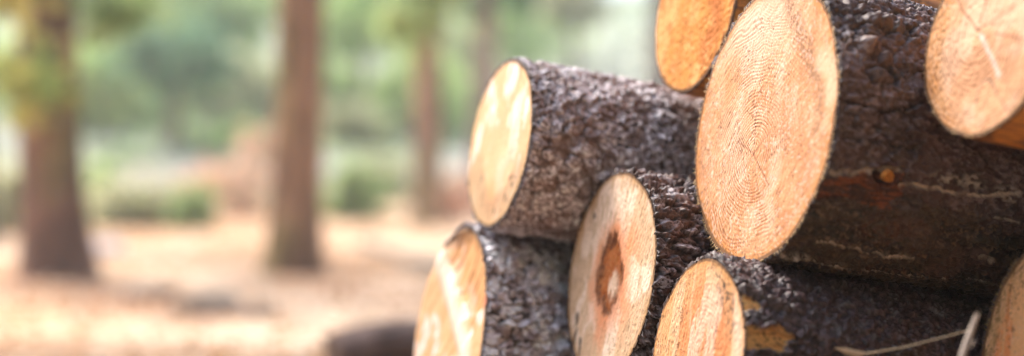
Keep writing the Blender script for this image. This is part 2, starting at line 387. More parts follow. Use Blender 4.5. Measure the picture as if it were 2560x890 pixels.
    gr = fbm(X / 0.02 + A / 0.01, A / 0.003, s + 55, 4)
    redc = mixc(C3(X.shape, (0.38, 0.12, 0.04)), (0.08, 0.03, 0.018), ss(0.4, 0.62, gr))
    c = c * (1 - red[..., None] * 0.85) + redc * red[..., None] * 0.85; h = h - 0.0025 * red + 0.0015 * red * gr
    r = np.hypot((X - kx) / 0.0085, (A - ka) / 0.0075)
    r = r + 0.35 * (n2 - 0.5); col_ = np.exp(-((r - 2.1) / 0.45) ** 2); h = h + 0.005 * col_ * (0.5 + n2); c = mixc(c, (0.14, 0.06, 0.04), col_ * 0.6)
    ring = np.exp(-((r - 1.3) / 0.32) ** 2); h = h - 0.005 * ring; c = mixc(c, (0.012, 0.008, 0.006), ring)
    # swirl of bark below it
    bx, ba = lg.b(2210, 590); r = np.hypot((X - bx) / 0.036, (A - ba) / 0.020)
    m = (1 - ss(0.7, 1.3, r)); sw = np.sin(r * 16 + n1 * 8); h = h + 0.0014 * m * sw; c = mixc(c, (0.15, 0.06, 0.03), m * ss(0.2, 0.9, sw) * 0.6)
    # pale cream cracks of resin along the grain
    wob = 0.006 * (fbm(X / 0.012, A * 0, s + 66, 3) - 0.5) + 0.003 * (n2 - 0.5)
    for pts, w, st in [([(2265, 468), (2320, 474), (2400, 490), (2480, 496), (2560, 490)], .0022, .9), ([(2045, 610), (2110, 622), (2180, 638), (2240, 650), (2285, 648)], .0018, .9), ([(1950, 640), (2050, 662), (2180, 682), (2280, 697), (2360, 706)], .0016, .85), ([(2050, 432), (2100, 440), (2160, 440), (2230, 428), (2270, 432)], .0030, .7), ([(1930, 630), (1975, 650)], .004, .5), ([(2500, 555), (2560, 570)], .0016, .7), ([(2400, 700), (2500, 718), (2560, 722)], .0014, .6), ([(2460, 652), (2480, 660)], .004, .6)]:
        w = w * 1.5; d = polydist(X, A + wob, [lg.b(*q) for q in pts]); m = (1 - ss(w * 0.35, w, d * (0.6 + 0.9 * n2))) * st
        m = m * (0.3 + 0.7 * ss(0.34, 0.46, fbm(X / 0.008, A / 0.02, s + 67, 3))); c = mixc(c, (0.85, 0.80, 0.66), m); h = h - m * 0.0015 + 0.0025 * (1 - ss(w, w * 2.2, d)) * (1 - m)
    for (px, py, rx, ra) in [(2385, 455, .026, .010), (2450, 460, .020, .012), (2530, 490, .024, .013), (2000, 648, .02, .006), (2260, 648, .012, .006)]:
        bx, ba = lg.b(px, py); m = blob(X, A, bx, ba, rx, ra, 0.8) * ss(0.44, 0.58, n2); c = mixc(c, (0.62, 0.60, 0.52), m * 0.95); h = h + m * 0.0012
    return h, c
def bark_peeled(lg, X, A, T):
    s = lg.seed
    g = fbm(X / 0.05, A / 0.003, s, 4); k = fbm(X / 0.03, A / 0.02, s + 3, 4)
    h = 0.0015 * (g - 0.5) + 0.002 * (k - 0.5)
    c = mixc(C3(X.shape, (0.60, 0.27, 0.055)), (0.32, 0.12, 0.03), ss(0.4, 0.7, g)); c = mixc(c, (0.07, 0.035, 0.02), ss(0.56, 0.66, k) * 0.7)
    return h, c * 1.25

# ---- sawn end recipes: return relief (m, out of the log) and colour
def rings(lg, y, z, cy, cz, pitch=0.0035, ry=1.0, wob=0.15):
    r = np.hypot((y - cy) * ry, z - cz); a = np.arctan2(z - cz, y - cy)
    r = r * (1 + wob * (fbm(y / 0.05, z / 0.05, lg.seed + 90, 3) - 0.5))
    ph = r / pitch + 0.6 * fbm(y / 0.03, z / 0.03, lg.seed + 91, 3)
    k = 0.55 + 0.45 * ss(0.35, 0.65, vnoise(np.floor(ph + 0.5) * 3.1, a * 1.5, lg.seed + 95)); k = k * (0.35 + 0.65 * ss(0.3, 0.55, fbm(y / 0.03, z / 0.03, lg.seed + 96, 3)))
    return (0.5 + 0.5 * np.cos(2 * math.pi * ph)) ** 2 * k, r, a
def rough(lg, y, z, saw=0.0, ang=0.5, amp=0.0007, pitch=0.0045):
    s = lg.seed
    f = amp * (fbm(y / 0.0022, z / 0.0045, s + 41, 2) - 0.5) * 2
    if saw:
        t = y * math.cos(ang) + z * math.sin(ang)
        f = f + saw * (fbm(t / pitch, (z - y) / 0.15, s + 42, 3) - 0.5) * 2
    return f
def specks(lg, y, z, lo=0.66, sc=0.0028, k=0): return ss(lo, lo + 0.07, 0.52 * vnoise(y / sc, z / sc * 1.05, lg.seed + 50 + k) + 0.24 * vnoise(y / sc * 2, z / sc * 2, lg.seed + 60 + k) + 0.30 * fbm(y / 0.02, z / 0.03, lg.seed + 61 + k, 2))
def face_big(lg, y, z, rr):
    cy, cz = lg.f(1885, 385)
    rg, r, a = rings(lg, y, z, cy, cz, 0.0042)
    n = fbm(y / 0.04, z / 0.06, lg.seed, 4); n2 = fbm(y / 0.012, z / 0.03, lg.seed + 1, 4)
    c = C3(y.shape, (0.70, 0.43, 0.22)); c = mixc(c, (0.78, 0.58, 0.38), ss(0.45, 0.7, n)); c = mixc(c, (0.66, 0.33, 0.15), ss(0.52, 0.72, n2) * 0.6)
    for px, py, ry_, rz_, col_, k in [(1830, 380, .05, .08, (0.84, 0.66, 0.48), .7), (1900, 60, .10, .07, (0.86, 0.70, 0.52), .8), (1930, 330, .08, .07, (0.68, 0.37, 0.19), .5), (1800, 200, .06, .06, (0.72, 0.42, 0.17), .5), (1790, 450, .05, .07, (0.76, 0.45, 0.22), .5)]:
        by, bz = lg.f(px, py); c = mixc(c, col_, blob(y, z, by, bz, ry_, rz_, 0.9) * k)
    c = mixc(c, (0.42, 0.20, 0.08), rg * 0.95 * ss(0.006, 0.03, r) * (0.35 + 0.65 * ss(0.05, -0.05, z)))
    c = mixc(c, (0.62, 0.30, 0.07), ss(0.90, 1.0, rr + 0.05 * (n2 - 0.5)) * 0.75)
    P = [lg.f(*q) for q in [(1968, -30), (1985, 40), (2010, 110), (2035, 180), (2048, 240), (2046, 300), (2025, 400)]]
    d = polydist(y + 0.01 * (n2 - 0.5), z, P); m = 1 - ss(0.004, 0.020, d)
    c = mixc(c, (0.34, 0.22, 0.12), m * 0.8 * (0.15 + 0.85 * specks(lg, y, z, 0.46, 0.0026, 4)))
    P2 = [lg.f(*q) for q in [(2055, 150), (2085, 170), (2080, 230)]]
    c = mixc(c, (0.80, 0.66, 0.45), (1 - ss(0.006, 0.022, polydist(y, z, P2))) * 0.7)
    c = mixc(c, (0.25, 0.11, 0.05), 1 - ss(0.001, 0.0035, r))
    for q in [[(1855, 430), (1885, 385), (1925, 330)], [(1892, 275), (1885, 385)], [(1885, 385), (1925, 470)], [(1885, 385), (1840, 350)]]:
        c = mixc(c, (0.30, 0.15, 0.08), (1 - ss(0.0003, 0.0020, polydist(y + 0.003 * (n2 - .5), z, [lg.f(*k) for k in q]))) * 0.6)
    c = mixc(c, (0.20, 0.11, 0.06), specks(lg, y, z, 0.70, 0.0032) * 0.5); c = mixc(c, (0.92, 0.82, 0.68), specks(lg, y, z, 0.66, 0.003, 2) * 0.4)
    h = -0.0006 * rg + rough(lg, y, z, 0.0003, 0.9, 0.0005) - 0.006 * m * ss(0.1, 0.4, np.abs(z)) + 0.004 * (fbm(y / 0.09, z / 0.12, lg.seed + 8, 2) - 0.5)
    return h, c
def face_tl(lg, y, z, rr):
    n = fbm(y / 0.03, z / 0.05, lg.seed, 4); n2 = fbm((y + z * .5) / 0.008, (z - y * .5) / 0.05, lg.seed + 1, 4)
    c = C3(y.shape, (0.74, 0.55, 0.31)); c = mixc(c, (0.98, 0.95, 0.86), ss(0.46, 0.62, n)); c = mixc(c, (0.80, 0.60, 0.30), ss(0.5, 0.7, n2) * 0.5)
    by, bz = lg.f(1258, 420); m = blob(y, z, by, bz, 0.075, 0.085, 0.8); c = mixc(c, (0.92, 0.58, 0.34), m * 0.8)
    by, bz = lg.f(1225, 500); m2 = blob(y, z, by, bz, 0.05, 0.035, 0.8); c = mixc(c, (0.80, 0.40, 0.18), m2 * 0.85)
    hy, hz = lg.f(1262, 300); rh = np.hypot((y - hy) / 0.085, (z - hz) / 0.125) + 0.15 * (n - 0.5)
    st = (1 - ss(-0.055, 0.0, z)) * ss(0.84, 0.95, rh); c = mixc(c, (0.46, 0.36, 0.20), st * 0.75)
    c = mixc(c, (0.10, 0.09, 0.05), st * ss(0.55, 0.7, n2 * 0.5 + 0.5 * fbm(y / 0.01, z / 0.01, 5, 3)) * 0.8 * (1 - ss(1.1, 1.25, rh)))
    c = mixc(c, (0.62, 0.42, 0.12), ss(0.93, 1, rr) * 0.5)
    return rough(lg, y, z, 0.0008, 2.2, 0.0004, 0.008) + 0.003 * (n - 0.5), c
def face_ll(lg, y, z, rr):
    n = fbm(y / 0.03, z / 0.05, lg.seed, 4); n2 = fbm((y + z * .7) / 0.006, (z - y * .7) / 0.06, lg.seed + 1, 4)
    c = C3(y.shape, (0.74, 0.52, 0.27)); c = mixc(c, (0.99, 0.96, 0.88), ss(0.45, 0.58, n)); c = mixc(c, (0.60, 0.34, 0.12), ss(0.5, 0.66, n2) * 0.6)
    P = [lg.f(*q) for q in [(1112, 640), (1128, 720), (1160, 850), (1170, 900)]]
    d = polydist(y + 0.03 * (n - 0.5) + 0.02 * (n2 - .5), z, P); m = 1 - ss(0.002, 0.035, d); c = mixc(c, (0.92, 0.86, 0.74), m * 0.8)
    top = inpoly(y + .01 * (n - .5), z, [lg.f(*q) for q in [(1110, 600), (1215, 560), (1235, 740), (1175, 800), (1140, 700)]])
    c = mixc(c, (0.64, 0.37, 0.13), top * 0.65)
    c = mixc(c, (0.28, 0.13, 0.04), top * ss(0.58, 0.7, n2) * 0.8)
    c = mixc(c, (0.36, 0.25, 0.12), ss(0.9, 1, rr + 0.05 * (n - .5)) * ss(0, 0.06, z) * 0.85)
    by, bz = lg.f(1205, 750); c = mixc(c, (0.55, 0.12, 0.07), blob(y, z, by, bz, 0.02, 0.012, 0.8) * 0.7)
    py, pz = lg.f(1140, 700)
    h = 0.007 * (1 - ss(0.0, 0.035, polydist(y + 0.008 * (n - .5), z, P))) + 0.012 * ss(0.02, 0.14, y - py) - 0.008 * top * ss(0, 0.03, z)
    h = h * (1 - ss(0.85, 1, rr) * 0.6)
    return h + rough(lg, y, z, 0.0009, 0.7, 0.0005, 0.012), c
def face_mid(lg, y, z, rr):
    n = fbm(y / 0.03, z / 0.05, lg.seed, 4); n2 = fbm(y / 0.007, z / 0.02, lg.seed + 1, 4)
    c = C3(y.shape, (0.66, 0.52, 0.33)); c = mixc(c, (0.86, 0.78, 0.60), ss(0.42, 0.62, n)); c = mixc(c, (0.52, 0.40, 0.22), ss(0.52, 0.68, n2) * 0.55)
    by, bz = lg.f(1530, 690); q = np.hypot((y - by) / 0.075, (z - bz) / 0.092) + 0.5 * (n - 0.5) + 0.25 * (n2 - .5)
    c = mixc(c, (0.84, 0.38, 0.17), (1 - ss(0.45, 1.15, q)) * 0.95)
    ky, kz = lg.f(1524, 683); q = np.hypot((y - ky - 0.12 * (z - kz)) / (0.040 - 0.12 * (z - kz)), (z - kz) / 0.052) + 0.55 * (n2 - 0.5) + 0.3 * (n - 0.5)
    hole = 1 - ss(0.75, 1.05, q)
    c = mixc(c, (0.42, 0.13, 0.018), hole * 0.97); c = mixc(c, (0.06, 0.02, 0.005), np.exp(-((q - 0.9) / 0.14) ** 2) * 0.8)
    c = mixc(c, (0.50, 0.22, 0.06), hole * specks(lg, y, z, 0.55, 0.003, 3) * 0.7)
    iy, iz = lg.f(1528, 712); q2 = np.hypot((y - iy) / 0.020, (z - iz) / 0.024) + 0.5 * (n2 - 0.5); c = mixc(c, (0.98, 0.86, 0.62), (1 - ss(0.3, 1.1, q2)) * 0.85 * hole)
    for P, w in [([(1445, 790), (1430, 870)], .006), ([(1450, 850), (1447, 885)], .004)]:
        m = (1 - ss(w * .5, w * 1.4, polydist(y + 0.012 * (n2 - .5), z, [lg.f(*k) for k in P]))); c = mixc(c, (0.05, 0.04, 0.03), m * 0.85)
    c = mixc(c, (0.85, 0.72, 0.50), (1 - ss(.001, .003, polydist(y, z, [lg.f(*k) for k in [(1462, 780), (1434, 830)]]))) * 0.8)
    c = mixc(c, (0.85, 0.74, 0.55), (1 - ss(.0006, .002, polydist(y, z + .003 * (n2 - .5), [lg.f(*k) for k in [(1580, 640), (1605, 675), (1640, 692)]]))) * 0.7)
    by, bz = lg.f(1486, 540); c = mixc(c, (0.10, 0.08, 0.06), blob(y, z, by, bz, 0.006, 0.006, .6) * 0.8)
    c = mixc(c, (0.42, 0.27, 0.10), ss(0.90, 0.99, rr + 0.06 * (n2 - .5)) * 0.7)
    c = mixc(c, (0.25, 0.18, 0.10), specks(lg, y, z, 0.72, 0.0024) * 0.5)
    h = rough(lg, y, z, 0.0006, 0.3, 0.0008) - 0.004 * hole * (0.4 + 1.1 * n2) + 0.001 * (1 - ss(0.4, 1.1, q2)) * hole
    return h, c
def face_bc(lg, y, z, rr):
    cy, cz = lg.f(1755, 860); rg, r, a = rings(lg, y, z, cy, cz, 0.005, 1.0, 0.3)
    n = fbm(y / 0.014, z / 0.12, lg.seed, 4); n2 = fbm(y / 0.006, z / 0.02, lg.seed + 1, 4)
    c = C3(y.shape, (0.70, 0.44, 0.20)); q = np.hypot((y - cy + 0.01) / 0.07, (z - cz) / 0.085)
    heart = 1 - ss(0.75, 1.15, q + 0.5 * (n - .5)); c = mixc(c, (0.74, 0.33, 0.13), heart * 0.9); c = mixc(c, (0.88, 0.68, 0.50), heart * ss(0.5, 0.62, n) * 0.85)
    c = mixc(c, (0.80, 0.62, 0.38), (1 - heart) * ss(0.45, 0.6, n) * 0.7)
    c = mixc(c, (0.42, 0.20, 0.08), rg * 0.5)
    st = 1 - ss(0.006, 0.026, polydist(y, z, [lg.f(*k) for k in [(1800, 650), (1818, 720), (1835, 820)]]))
    c = mixc(c, (0.45, 0.36, 0.18), st * 0.45); c = mixc(c, (0.07, 0.06, 0.04), st * specks(lg, y, z, 0.52, 0.0035, 5) * 0.85)
    st = 1 - ss(0.004, 0.02, polydist(y, z, [lg.f(*k) for k in [(1848, 720), (1850, 880)]])); c = mixc(c, (0.90, 0.74, 0.55), st * 0.7)
    c = mixc(c, (0.62, 0.34, 0.10), ss(0.88, 0.98, rr) * 0.6)
    c = mixc(c, (0.18, 0.09, 0.05), specks(lg, y, z, 0.71, 0.0024) * 0.5)
    return rough(lg, y, z, 0.0005, 0.1, 0.0009) + 0.002 * (n - .5), c
def face_or(lg, y, z, rr):
    n = fbm(y / 0.03, z / 0.05, lg.seed, 4); n2 = fbm(y / 0.008, z / 0.02, lg.seed + 1, 4)
    c = C3(y.shape, (0.70, 0.36, 0.08)); c = mixc(c, (0.84, 0.50, 0.18), ss(0.45, 0.65, n)); c = mixc(c, (0.50, 0.20, 0.04), ss(0.5, 0.66, n2) * 0.7); rg, r_, a_ = rings(lg, y, z, 0.0, 0.03, 0.0045); c = mixc(c, (0.45, 0.18, 0.03), rg * 0.5)
    st = 1 - ss(0.004, 0.03, polydist(y, z, [lg.f(*k) for k in [(1790, -20), (1795, 60), (1760, 130)]])); c = mixc(c, (0.50, 0.17, 0.03), st * 0.7)
    c = mixc(c, (0.10, 0.05, 0.02), ss(0.93, 1.0, rr + 0.08 * (n2 - .5)) * ss(0.02, -0.06, z) * 0.8)
    c = mixc(c, (0.90, 0.55, 0.22), specks(lg, y, z, 0.66, 0.004) * 0.6)
    return rough(lg, y, z, 0.0006, 1.2, 0.0012), c
def face_tr(lg, y, z, rr):
    cy, cz = lg.f(2445, 78); rg, r, a = rings(lg, y, z, cy, cz, 0.0048, 1.05, 0.25)
    n = fbm(y / 0.03, z / 0.04, lg.seed, 4); n2 = fbm(y / 0.007, z / 0.01, lg.seed + 1, 4)
    c = C3(y.shape, (0.78, 0.52, 0.30)); c = mixc(c, (0.86, 0.66, 0.45), ss(0.45, 0.65, n))
    oy, oz = lg.f(2475, 110); q = np.hypot((y - oy) / 0.083, (z - oz) / 0.098)
    c = mixc(c, (0.66, 0.36, 0.11), ss(0.85, 1.05, q + 0.1 * (n - .5)) * 0.75)
    low = ss(0.0, -0.03, z - cz); c = mixc(c, (0.36, 0.18, 0.08), rg * 1.3 * (0.30 + 0.75 * low) * ss(0.01, 0.03, r))
    for k, P in enumerate([[(2445, 75), (2405, 25), (2395, 0)], [(2445, 75), (2460, 20), (2470, -10)], [(2445, 75), (2500, 40), (2540, 10)], [(2490, 85), (2560, 95)], [(2335, 5), (2355, 20)], [(2310, 75), (2340, 75)], [(2500, 245), (2520, 280)]]):
        c = mixc(c, (0.25, 0.10, 0.05), (1 - ss(.0003, .0018, polydist(y + .002 * (n2 - .5), z + .002 * (n2 - .5), [lg.f(*k_) for k_ in P]))) * 0.75)
    c = mixc(c, (0.93, 0.87, 0.80), (1 - ss(.0005, .005, polydist(y + .007 * (n2 - .5), z, [lg.f(*k) for k in [(2452, 88), (2470, 130), (2490, 170), (2497, 190)]]))) * 0.7)
    c = mixc(c, (0.16, 0.13, 0.11), (1 - ss(.0004, .0016, polydist(y + .003 * (n2 - .5), z, [lg.f(*k) for k in [(2440, 262), (2442, 235), (2455, 205), (2470, 195), (2482, 210), (2492, 238)]]))) * 0.8)
    c = mixc(c, (0.16, 0.09, 0.05), specks(lg, y, z, 0.64, 0.0025) * 0.6 * ss(0.7, 1.0, q))
    c = mixc(c, (0.92, 0.74, 0.5), specks(lg, y, z, 0.62, 0.003, 3) * 0.5 * ss(0.7, 1.0, q))
    return -0.0006 * rg + rough(lg, y, z, 0.0004, 0.2, 0.0009), c
def face_lr(lg, y, z, rr):
    n = fbm(y / 0.01, z / 0.10, lg.seed, 4); n2 = fbm(y / 0.006, z / 0.01, lg.seed + 1, 4)
    c = C3(y.shape, (0.90, 0.55, 0.24)); c = mixc(c, (0.88, 0.38, 0.13), ss(0.45, 0.65, n))
    ed = ss(0.80, 0.97, rr + 0.06 * (n2 - .5)); c = mixc(c, (0.58, 0.42, 0.20), ed * 0.85); c = mixc(c, (0.24, 0.17, 0.05), ed * ss(0.45, 0.62, n2 * .6 + n * .4) * 0.8)
    c = mixc(c, (0.15, 0.09, 0.05), specks(lg, y, z, 0.64, 0.003) * 0.6); c = mixc(c, (0.9, 0.6, 0.35), specks(lg, y, z, 0.64, 0.003, 2) * 0.5)
    return rough(lg, y, z, 0.0006, 0.1, 0.0011), c
def face_plain(lg, y, z, rr):
    rg, r, a = rings(lg, y, z, 0, 0, 0.006); n = fbm(y / 0.03, z / 0.05, lg.seed, 3)
    c = mixc(C3(y.shape, (0.66, 0.42, 0.21)), (0.5, 0.28, 0.12), rg * 0.4 + n * 0.3); return y * 0, c

def fibres(lg, root, n, rad_k=1.0, a0=0.0, a1=6.28, ln=0.005, colr=(0.75, 0.5, 0.25), lump=0.02, thick=0.005):
    rnd = random.Random(lg.seed); co = []; fc = []
    for k in range(n):
        a = rnd.uniform(a0, a1); r = (lg.R - thick) * float(outline(lg, np.array(a), lump)) * rad_k - rnd.uniform(0, 0.001)
        p = Vector((-0.0004, r * math.cos(a), r * math.sin(a))); out = Vector((rnd.uniform(-.5, .2), math.cos(a + rnd.uniform(-.6, .6)), math.sin(a + rnd.uniform(-.6, .6)))).normalized()
        t = Vector((0, -math.sin(a), math.cos(a))) * 0.0004; L = ln * rnd.uniform(0.3, 1)
        b = len(co); side = Vector((0.0004, 0, 0))
        co += [p - t, p + t, p + side, p + out * L]; fc += [(b, b + 1, b + 3), (b + 1, b + 2, b + 3), (b + 2, b, b + 3)]
    mesh_obj('splinters', [tuple(c) for c in co], fc, M_wood, root, np.tile(colr, (len(co), 1)), smooth=False)

lgs = {k: Log(k) for k in SPEC}
lgs['BC'].tag = 'bc'
for k_, o_ in dict(BIG=0.93, TL=1.03, MID=0.97, BC=0.92, LL=0.90).items(): lgs[k_].oval = o_
G = 'felled logs in the stack'
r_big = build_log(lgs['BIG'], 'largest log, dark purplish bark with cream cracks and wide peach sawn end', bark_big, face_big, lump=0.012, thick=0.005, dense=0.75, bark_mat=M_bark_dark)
r_tl = build_log(lgs['TL'], 'grey scaly log with bright cream end, resting on the silvery flaking log', bark_scaly, face_tl, lump=0.012, thick=0.004, taper=0.03, dense=0.5)
r_ll = build_log(lgs['LL'], 'log with thick silvery flaking plates and a notched end, lowest left of the stack', bark_plates, face_ll, lump=0.03, thick=0.006, dense=0.45, rag=0.003)
r_mid = build_log(lgs['MID'], 'log with a rotten brown hollow in the heart of its pale sawn end', bark_ridged, face_mid, lump=0.015, thick=0.004, dense=0.45, rag=0.002, bark_mat=M_bark_dark)
r_bc = build_log(lgs['BC'], 'lumpy black log under the largest log, with bare wood beside its orange end', bark_lumpy, face_bc, lump=0.025, thick=0.005, dense=0.95, rag=0.003, bark_mat=M_bark_dark)
r_or = build_log(lgs['OR'], 'deep orange log end partly hidden behind the largest log', bark_peeled, face_or, lump=0.025, thick=0.003, dense=0.3)
r_tr = build_log(lgs['TR'], 'peach log end with radial cracks, resting on the bark of the largest log', bark_peeled, face_tr, lump=0.012, thick=0.003, dense=0.4)
r_lr = build_log(lgs['LR'], 'orange log end with dark olive rim below the cracked peach end', bark_lumpy, face_lr, lump=0.01, thick=0.006, dense=0.3)
fibres(lgs['BIG'], r_big, 420, ln=0.0075, lump=0.012)
fibres(lgs['TR'], r_tr, 160, ln=0.004, lump=0.012, thick=0.003)
fibres(lgs['LR'], r_lr, 200, a0=-1.2, a1=1.8, ln=0.009, colr=(0.3, 0.2, 0.08), lump=0.01, thick=0.006)
# knot: sawn stub of a branch on the largest log
def knot(lg, root, px, py, r=0.0066):
    x, a = lg.b(px, py); th = a / lg.R
    rad = lg.R * 0.985; nr, nt = 8, 28; co = []; cl = []
    e = Vector((0, math.cos(th), math.sin(th))); t = Vector((0, -math.sin(th), math.cos(th)))
    rnd = random.Random(3)
    for i in range(nr):
        q = i / (nr - 1)
        for j in range(nt):
            an = 2 * math.pi * j / nt; rr = r * (1 + 0.08 * math.sin(3 * an)) * (0.02 + min(1, q * 1.3)); hh = rad + 0.0035 - (max(0, q - 0.76) * 4) ** 2 * 0.008 + rnd.uniform(-.0004, .0004)
            p = e * hh + t * (rr * math.sin(an)) + Vector((x + rr * math.cos(an), 0, 0)); co.append(tuple(p))
            cl.append((0.66, 0.26, 0.05) if rnd.random() > .3 else (0.30, 0.10, 0.02))
    mesh_obj('knot', co, grid_faces(nr, nt, True), M_wood, root, cl)
knot(lgs['BIG'], r_big, 2222, 442)

# three thin logs under the stack that carry it (below the picture)
pos = lambda u_, v_, s_: D * s_ + U * u_ + V * v_ + np.array([0, 0, CAM_H])
for (u_, v_, s_, rr_, tx) in [(-1.69, -.231, .95, .072, 'thin dark log wedged under the log with the rotten heart'), (-1.475, -.262, 1.0, .044, 'thin dark log lying on the ground under the lumpy black log'), (-1.19, -.255, 1.2, .048, 'thin dark log lying on the ground under the orange log end')]:
    build_log(Log(c=pos(u_, v_, s_), R=rr_, length=1.9), tx, bark_lumpy, face_plain, cheap=True, lump=0.02, bark_mat=M_bark_dark)

# ------------------------------------------------------------------ ground
def gz(x, y, np_=np):
    """height of the ground"""
    x = np.asarray(x, float); y = np.asarray(y, float)
    plane = (-0.306 - V[0] * x - V[1] * y) / V[2] + CAM_H           # the slope the stack lies on
    a = np.array([-0.1, 2.1]); b = np.array([2.3, 2.75]); ab = b - a
    t = np.clip(((x - a[0]) * ab[0] + (y - a[1]) * ab[1]) / (ab @ ab), 0, 1)
    d = np.hypot(x - a[0] - t * ab[0], y - a[1] - t * ab[1])
    w = 1 - ss(0.75, 1.9, d)
    n = 0.05 * (fbm(x / 1.7 + 31, y / 1.7 + 12, 3, 3) - 0.5) * ss(3.5, 5, np.hypot(x, y))
    hill = 11.0 * ss(17, 95, y + 0.25 * np.abs(x)) + 0.9 * ss(15.5, 24, y + 1.4 * (fbm(x / 6, y / 9, 8, 2) - .5))
    hill = hill + ss(17, 30, y) * 1.4 * (fbm(x / 8, y / 8, 5, 3) - 0.5)
    right = -0.25 * ss(1.5, 4, x) * (1 - ss(4, 8, y))
    base = n + hill + right
    return base * (1 - w) + plane * w
def gz1(x, y): return float(gz(np.array([x]), np.array([y]))[0])
def at(px, py):                                # the ground under a photo pixel
    lo, hi = 2.5, 200
    f = lambda t: CAM_H - (py - 445) / F * t - gz1((px - 1280) / F * t, t)
    for t in np.linspace(2.5, 90, 700):
        if f(t) < 0: return Vector(((px - 1280) / F * t, t, gz1((px - 1280) / F * t, t)))
    return Vector(((px - 1280) / F * 60, 60, gz1((px - 1280) / F * 60, 60)))
xs = np.concatenate([-np.geomspace(400, 8, 30), np.linspace(-7.8, 7.8, 240), np.geomspace(8, 400, 30)])
ys = np.concatenate([-np.geomspace(300, 2, 20), np.linspace(-1.8, 20, 300), np.geomspace(20.2, 110, 90), np.geomspace(115, 700, 20)])
Xg, Yg = np.meshgrid(xs, ys, indexing='ij'); Zg = gz(Xg, Yg)
n1 = fbm(Xg / 0.9, Yg / 1.6, 71, 4); n2 = fbm(Xg / 0.25, Yg / 0.4, 72, 3)
cg = mixc(C3(Xg.shape, (0.57, 0.34, 0.19)), (0.70, 0.51, 0.35), ss(0.45, 0.65, n1)); cg = mixc(cg, (0.30, 0.14, 0.06), ss(0.52, 0.68, n2) * 0.25)
sh = 1 - ss(0.1, 0.55, polydist(Xg + 0.5 * (n1 - .5), Yg + 0.4 * (n2 - .5), [(-2.75, 8.0), (-2.5, 7.6), (-2.2, 7.0), (-1.45, 6.0), (-1.1, 5.8)])); cg = mixc(cg, (0.30, 0.17, 0.11), sh * 0.8)  # left trunk's cast shadow put into the ground colour, from its foot rightwards
sh = 1 - ss(0.1, 0.5, polydist(Xg + 0.5 * (n1 - .5), Yg + 0.4 * (n2 - .5), [(-1.3, 8.4), (-0.9, 7.4), (-0.6, 6.6)])); cg = mixc(cg, (0.38, 0.22, 0.14), sh * 0.6)  # lone trunk's cast shadow, likewise painted into the ground colour
cg = mixc(cg, (0.10, 0.065, 0.045), (1 - ss(3.4, 4.6, np.hypot((Xg - 1.2) * 0.9, Yg - 0.6) + 1.2 * (n1 - 0.5))) * 0.97)  # out-of-view ground darkened around the pile to cut light bounced onto the logs
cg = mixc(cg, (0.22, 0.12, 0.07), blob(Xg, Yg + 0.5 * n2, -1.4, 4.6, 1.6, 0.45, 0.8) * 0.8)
far = ss(16, 22, Yg); cg = mixc(cg, (0.20, 0.25, 0.13), far * 0.97); cg = mixc(cg, (0.33, 0.31, 0.29), far * ss(0.5, 0.6, fbm(Xg / 3, Yg / 4, 77, 3)) * 0.8)
gf = grid_faces(len(xs), len(ys))[:, ::-1]
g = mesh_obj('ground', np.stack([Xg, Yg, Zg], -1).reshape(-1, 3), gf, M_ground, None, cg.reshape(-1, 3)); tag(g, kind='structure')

rng = np.random.default_rng(5)
def quads(P, size, colr, name, mat, parent=None, flat=0.0, asp=0.6):
    """many small leaf faces, each at its own angle"""
    n = len(P); a = rng.normal(size=(n, 3)); a[:, 2] *= (1 - flat); a /= np.linalg.norm(a, axis=1)[:, None]
    b = rng.normal(size=(n, 3)); b[:, 2] *= (1 - flat); b -= (b * a).sum(1)[:, None] * a; b /= np.linalg.norm(b, axis=1)[:, None]
    s = (size * rng.uniform(0.6, 1.3, n))[:, None]
    nn = np.cross(a, b) * s * 0.18
    co = np.stack([P - a * s, P - b * s * asp + nn, P + a * s, P + b * s * asp + nn], 1).reshape(-1, 3)
    return mesh_obj(name, co, np.arange(4 * n).reshape(n, 4), mat, parent, np.repeat(colr, 4, 0), smooth=False)

# fallen leaves
n = 11000
t = rng.uniform(0, 1, n) ** 0.8; Y = 3.0 + 14 * t; X = rng.uniform(-0.42, 0.32, n) * Y * 1.3 + 0.0
P = np.stack([X, Y, gz(X, Y) + 0.012], -1)
pal = np.array([(0.66, 0.42, 0.22), (0.72, 0.54, 0.36), (0.50, 0.25, 0.11), (0.78, 0.66, 0.50), (0.60, 0.34, 0.16), (0.36, 0.19, 0.10)])
lt = quads(P, 0.024, pal[rng.integers(0, 6, n)], 'fallen_leaves', M_litter, None, flat=0.75); tag(lt, kind='stuff')

